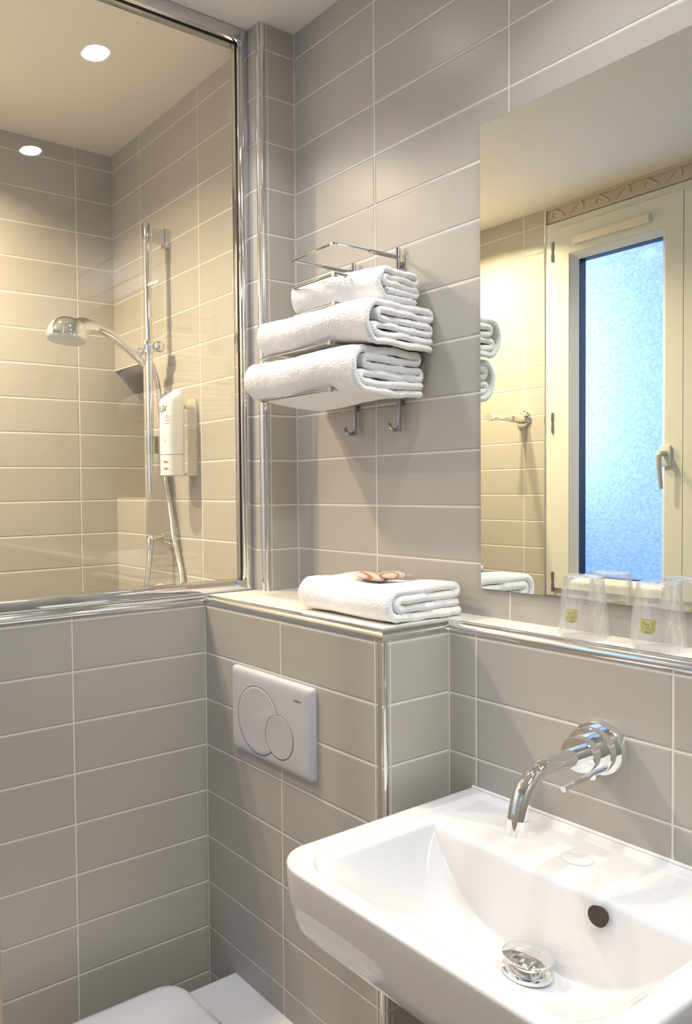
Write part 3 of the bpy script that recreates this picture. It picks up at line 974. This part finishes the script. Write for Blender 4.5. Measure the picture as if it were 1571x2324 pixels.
def packet(x, y, z, rot, tilt, sx, label):
    t = thing('soap_packet', label, 'soap packet', (x, y, z), 'soap packets on the hand towel')
    M = Matrix.Translation((x, y, z)) @ Matrix.Rotation(rot, 4, 'Z') @ Matrix.Rotation(tilt, 4, 'Y')
    rings = []
    for u in [-1, -.92, -.7, -.4, 0, .4, .7, .92, 1]:
        h = .0075 * math.sqrt(max(0, 1 - u ** 4)) + .0004; wd = .020 * (1 - .18 * abs(u) ** 3)
        rings.append([M @ Vector((u * sx, wd * math.cos(a), .008 + h * math.sin(a))) for a in [2 * math.pi * k / 20 for k in range(20)]])
    build('soap_bar', MB().loft(rings), SOAP, t)
    for s in (-1, 1):
        m = MB(); vs = []; n = 12
        for k in range(n + 1):
            y_ = (-1 + 2 * k / n) * .018
            vs.append(M @ Vector((s * sx * .97, y_ * .8, .008 + .0007 * math.sin(k * 2.2))))
            vs.append(M @ Vector((s * (sx + .012), y_ * 1.15, .009 + .0022 * math.sin(k * 2.2 + s))))
        n0 = len(vs); vs2 = [v + Vector((0, 0, .0004)) for v in vs]
        m.add(vs, [(2 * k, 2 * k + 1, 2 * k + 3, 2 * k + 2) for k in range(n)])
        build('wrapper_end', m, WRAP, t)
    return t


packet(-1.030, -.105, ZL + .0555, .45, .10, .030, 'brown striped soap packet lying lower, at left on the hand towel')
packet(-.990, -.095, ZL + .0600, -.30, -.10, .034, 'pale soap packet with brown edge, leaning at right on the hand towel')

# ------------------------------------------------------------------ wrapped tumblers
TUMBLER = clear_mat('clear_plastic_tumbler', base=.07, rough=.02, gain=.9, haze=.04)
FILM = clear_mat('crinkled_film', base=.09, rough=.06, bump=(110, 1.0), gain=.95, haze=.05)
LAB = plain('olive_label', (.46, .42, .08), .4)
LABW = plain('label_print', (.80, .79, .55), .4)


def tumbler(cx, cy, label, seed, face):
    h, rb, rt = .0900, .0325, .0255
    t = thing('plastic_tumbler', label, 'tumbler', (cx, cy, ZL), 'wrapped tumblers on the mirror ledge')
    z = ZL + .001
    build('cup', MB().lathe([(rb, 0), (rb + .0006, .002), (rb, .004), (rt + .0004, h - .004), (rt - .002, h), (rt - .0035, h + .0003), (0, h - .0018)], (cx, cy, z), n=48), TUMBLER, t)
    m = MB(); rings = []; n = 72
    prof_ = [(.0350, 0), (.0352, .003), (.0345, .012), (.0318, .045), (.0290, .075), (.0275, .086), (.0262, .0912), (.018, .0925), (.006, .0922)]
    for k, (r, hh) in enumerate(prof_):
        rings.append([])
        for i in range(n):
            a = 2 * math.pi * i / n
            w_ = mn.noise(Vector((math.cos(a) * 5, math.sin(a) * 5, hh * 30 + seed))) * .0016 + mn.noise(Vector((math.cos(a) * 16, math.sin(a) * 16, hh * 70 + seed))) * .0009 * (1 if hh > .07 or hh < .012 else .4)
            rings[-1].append((cx + (r + w_) * math.cos(a), cy + (r + w_) * math.sin(a), z + hh + w_ * .9 * (hh > .08)))
    m.loft(rings, False, True)
    build('film_wrap', m, FILM, t)
    # shield label on the cup, facing the room
    la = math.radians(face)

    def on(u, v, o=.0006):
        rr = rb + (rt - rb) * (v / h) + o
        return Vector((cx + rr * math.cos(la + u / rr), cy + rr * math.sin(la + u / rr), z + v))
    vs = []; fs = []
    W_, zb_, zt2 = .0098, .0235, .0435
    rows_ = []
    for k in range(11):
        v = zb_ + (zt2 - zb_) * k / 10
        hw = W_ * (.55, .80, .94)[k] if k < 3 else W_
        rows_.append([on(hw * (-1 + 2 * i / 8), v) for i in range(9)])
    for r in rows_: vs += r
    fs = [(a * 9 + i, a * 9 + i + 1, (a + 1) * 9 + i + 1, (a + 1) * 9 + i) for a in range(10) for i in range(8)]
    lb = build('shield_label', MB().add(vs, fs), LAB, t)
    m2 = MB()
    pts = [on(.0042 * math.cos(a), .0345 + .0042 * math.sin(a), .0011) for a in [2 * math.pi * k / 24 for k in range(24)]]
    m2.tube(pts, .00045, 6, closed=True)
    for dv in (.0280, .0405):
        m2.tube([on(u, dv, .0011) for u in (-.006, -.003, 0, .003, .006)], .0004, 6)
    m2.tube([on(u, .0345, .0011) for u in (-.0018, 0, .0018)], .0005, 6)
    build('label_print', m2, LABW, lb)
    return t


tumbler(-.6560, -.0425, 'film-wrapped tumbler upside down at left under the mirror', 2, -94)
tumbler(-.5475, -.0440, 'film-wrapped tumbler upside down at right on the ledge', 9, -88)

# ------------------------------------------------------------------ shower fittings
SX = -1.82
HX, HDY = SX - .0245, .0145       # the handle and hose sit just behind the rail tube
rl = thing('shower_rail', 'vertical chrome shower rail on the warm tiled wall behind the glass', 'shower rail', (SX, YS, -.008))
build('rail_tube', MB().tube([(SX, -.132, -.0083), (SX, -.132, .700)], .0100, 24), CHROME, rl)
build('rail_bracket', MB().lathe([(.0135, 0), (.0135, .046), (.012, .049), (.006, .050)], (SX, -.132, .657), n=28).box(SX - .008, SX + .008, -.124, YS - .002, .660, .696).box(SX - .011, SX + .011, -.083, YS, .650, .700), CHROME_SATIN, rl, weld=False)
build('rail_bracket', MB().lathe([(.0120, 0), (.0120, .050)], (SX, -.132, .094), n=28).box(SX - .008, SX + .008, -.124, YS, .096, .142), CHROME_SATIN, rl, weld=False)
sl = build('slider', MB().lathe([(.0150, 0), (.0160, .004), (.0160, .028), (.0150, .032)], (SX, -.132, .365), n=28), CHROME, rl)
build('slider_knob', MB().lathe([(.008, 0), (.008, .010), (.014, .012), (.0155, .016), (.0155, .026), (.013, .030), (0, .031)], (SX, -.122, .381), (.75, .55, 0), 28), CHROME, sl)
build('hose_clasp', MB().tube([(SX - .012, -.140, .372), (HX, -.148, .369)], [.009, .011], 20), CHROME, sl)

hs = thing('hand_shower', 'chrome hand shower clipped to the rail, head pointing down', 'shower head', (SX, -.16, .355))
hp = [(-.148, .336, .0095), (-.160, .347, .0105), (-.185, .366, .0115), (-.215, .388, .0120), (-.245, .4055, .0125), (-.275, .4175, .0130), (-.30, .4225, .0145)]
build('shower_handle', MB().tube([(HX, a + HDY, b_ + .002) for a, b_, c in hp], [c for a, b_, c in hp], 28), CHROME, hs)
# head: dome and face
hc = Vector((HX, -.372 + HDY, .3855)); ax = Vector((0, -.13, -.99)).normalized()
build('shower_dome', MB().lathe([(.0525, 0), (.0522, -.010), (.0500, -.023), (.0450, -.036), (.036, -.046), (.020, -.053), (0, -.0555)], hc, ax, 44), CHROME, hs)
build('neck', MB().tube([(HX, y_ + HDY, z_ + .002) for y_, z_ in ((-.285, .419), (-.305, .4215), (-.325, .4195), (-.345, .411))], [.0140, .0175, .024, .027], 28), CHROME, hs)
face = build('spray_face', MB().lathe([(.0525, 0), (.0500, .004), (.046, .0065), (0, .0065)], hc, ax, 44), plain('pale_spray_face', (.62, .64, .62), .3), hs)

HOSE, _nt, _p, _N, _L = new_mat('ribbed_metal_hose')
_p.inputs['Metallic'].default_value = 1; _p.inputs['Base Color'].default_value = (.70, .71, .70, 1); _p.inputs['Roughness'].default_value = .28
_tc = _N.new('ShaderNodeTexCoord'); _wv = _N.new('ShaderNodeTexWave'); _wv.bands_direction = 'Z'; _wv.inputs['Scale'].default_value = 120
_b = _N.new('ShaderNodeBump'); _b.inputs['Strength'].default_value = .5; _b.inputs['Distance'].default_value = .0008
_L.new(_tc.outputs['Object'], _wv.inputs['Vector']); _L.new(_wv.outputs['Fac'], _b.inputs['Height']); _L.new(_b.outputs['Normal'], _p.inputs['Normal'])
hose_pts = [(HX, -.126, .350), (HX, -.1115, .342), (HX, -.097, .302), (HX, -.088, .254), (HX, -.083, .206), (HX, -.080, .158), (HX + .002, -.078, .085), (HX + .012, -.079, .037), (HX + .026, -.081, -.012), (HX + .047, -.084, -.071), (HX + .062, -.0855, -.13), (HX + .076, -.080, -.19), (HX + .092, -.080, -.25), (HX + .096, -.088, -.36), (HX + .07, -.105, -.47), (HX + .03, -.13, -.53), (SX - .03, -.15, -.47), (SX - .025, -.148, -.36), (SX - .008, -.146, -.26), (SX, -.1405, -.19), (SX, -.1385, -.1595)]
hp3 = catmull(hose_pts, .008)
tag(build('shower_hose', MB().tube(hp3, .0074, 14), HOSE, loc=(SX, -.08, -.53)), 'ribbed metal shower hose looping down behind the glass', 'hose')

el = thing('hose_outlet', 'chrome elbow outlet with conical wall plate, holding the hose end', 'hose outlet', (SX, YS, -.13))
build('wall_cone', MB().lathe([(.033, 0), (.031, .004), (.016, .032), (.013, .036)], (SX, YS, -.130), (0, -1, 0), 40), CHROME, el)
build('elbow_pipe', MB().tube([(SX, -.100, -.130), (SX, -.125, -.130), (SX, -.134, -.1315), (SX, -.1375, -.136), (SX, -.138, -.158)], [.0095, .0095, .0100, .0098, .0092], 20), CHROME, el)

# low mixer whose top just shows above the bottom rail
mx = thing('shower_mixer', 'chrome shower mixer just showing above the bottom rail', 'mixer', (-1.80, YS, -.30))
build('mixer_body', MB().tube([(-1.86, -.115, -.300), (-1.66, -.115, -.300)], .022, 28), CHROME, mx)
build('mixer_handle', MB().tube([(-1.76, -.115, -.279), (-1.76, -.125, -.262), (-1.755, -.150, -.252), (-1.75, -.185, -.262)], [.016, .014, .009, .007], 18), CHROME, mx)
build('inlet', MB().tube([(-1.84, -.105, -.300), (-1.84, YS, -.300)], .017, 20), CHROME, mx)
build('inlet', MB().tube([(-1.68, -.105, -.300), (-1.68, YS, -.300)], .017, 20), CHROME, mx)

# dispenser
dp = thing('soap_dispenser', 'white plastic soap dispenser bottle on a clear wall holder', 'dispenser', (-1.705, YS, .032))
bxc, byc = -1.712, -.128


def sup(cx, cy, rx, ry, z, n=36, e=.75, tilt=0):
    out = []
    for k in range(n):
        a = 2 * math.pi * k / n; c, s = math.cos(a), math.sin(a)
        x = cx + rx * math.copysign(abs(c) ** e, c); y = cy + ry * math.copysign(abs(s) ** e, s)
        out.append((x, y, z + tilt * (y - cy)))
    return out


btl = build('bottle', MB().loft([sup(bxc, byc, .024, .027, .0335), sup(bxc, byc, .027, .030, .036), sup(bxc, byc, .027, .030, .0880), sup(bxc, byc, .0275, .0305, .150), sup(bxc, byc, .0275, .030, .225, tilt=.15), sup(bxc, byc, .026, .028, .238, tilt=.35), sup(bxc, byc + .003, .020, .020, .247, tilt=.5), sup(bxc, byc + .006, .010, .010, .2515, tilt=.5)]), BOTTLE, dp, smooth=50)
build('seam', MB().loft([sup(bxc, byc, .0278, .0308, .0883), sup(bxc, byc, .0278, .0308, .0892)]), plain('seam_grey', (.35, .34, .32), .5), btl)


def on_bottle(x, y, z):
    """wrap lettering round the front right of the bottle"""
    a0 = math.radians(-88); r_ = .0305
    a = a0 + x / r_
    c, s = math.cos(a), math.sin(a)
    px = bxc + .0275 * math.copysign(abs(c) ** .75, c); py = byc + .0308 * math.copysign(abs(s) ** .75, s)
    return Vector((px + c * (z + .0005), py + s * (z + .0005), y))


text_mesh('brand_name', 'LUX', .023, INK, btl, (0, 0, 0), (1, 0, 0), (0, 0, 1), bend=lambda x, y, z: on_bottle(x * .8 - .016, .197 + y, z))
dm = MB()
PRINT = plain('pale_print', (.38, .37, .35), .6)
for zz, ln in ((.188, .018), (.183, .018), (.176, .020), (.168, .020), (.130, .006), (.124, .008)):
    build('print_line', MB().tube([on_bottle(.006 + u * ln, zz, .0003) for u in (0, .25, .5, .75, 1)], .0005, 6), PRINT, btl)
dm = MB()
for zz in (.071, .054):
    ring = []
    pts = [on_bottle(.004 + u * .018, zz, .0002) for u in (0, .2, .45, .7, 1)]
    build('drop_mark', MB().tube(pts, [.0011, .0021, .0018, .0010, .0003], 8), PRINT, btl)
HOLD = clear_mat('clear_holder', base=.10, rough=.1, gain=1, haze=.16)
build('wall_holder', MB().box(-1.725, -1.685, YS - .006, YS, .034, .232).box(-1.722, -1.688, -.100, YS - .006, .034, .040).box(-1.722, -1.688, -.100, YS - .006, .208, .214), plain('cream_holder', (.66, .61, .50), .4), dp, weld=False)
build('clear_cover', MB().box(-1.684, -1.6825, -.100, YS - .001, .034, .222), HOLD, dp)
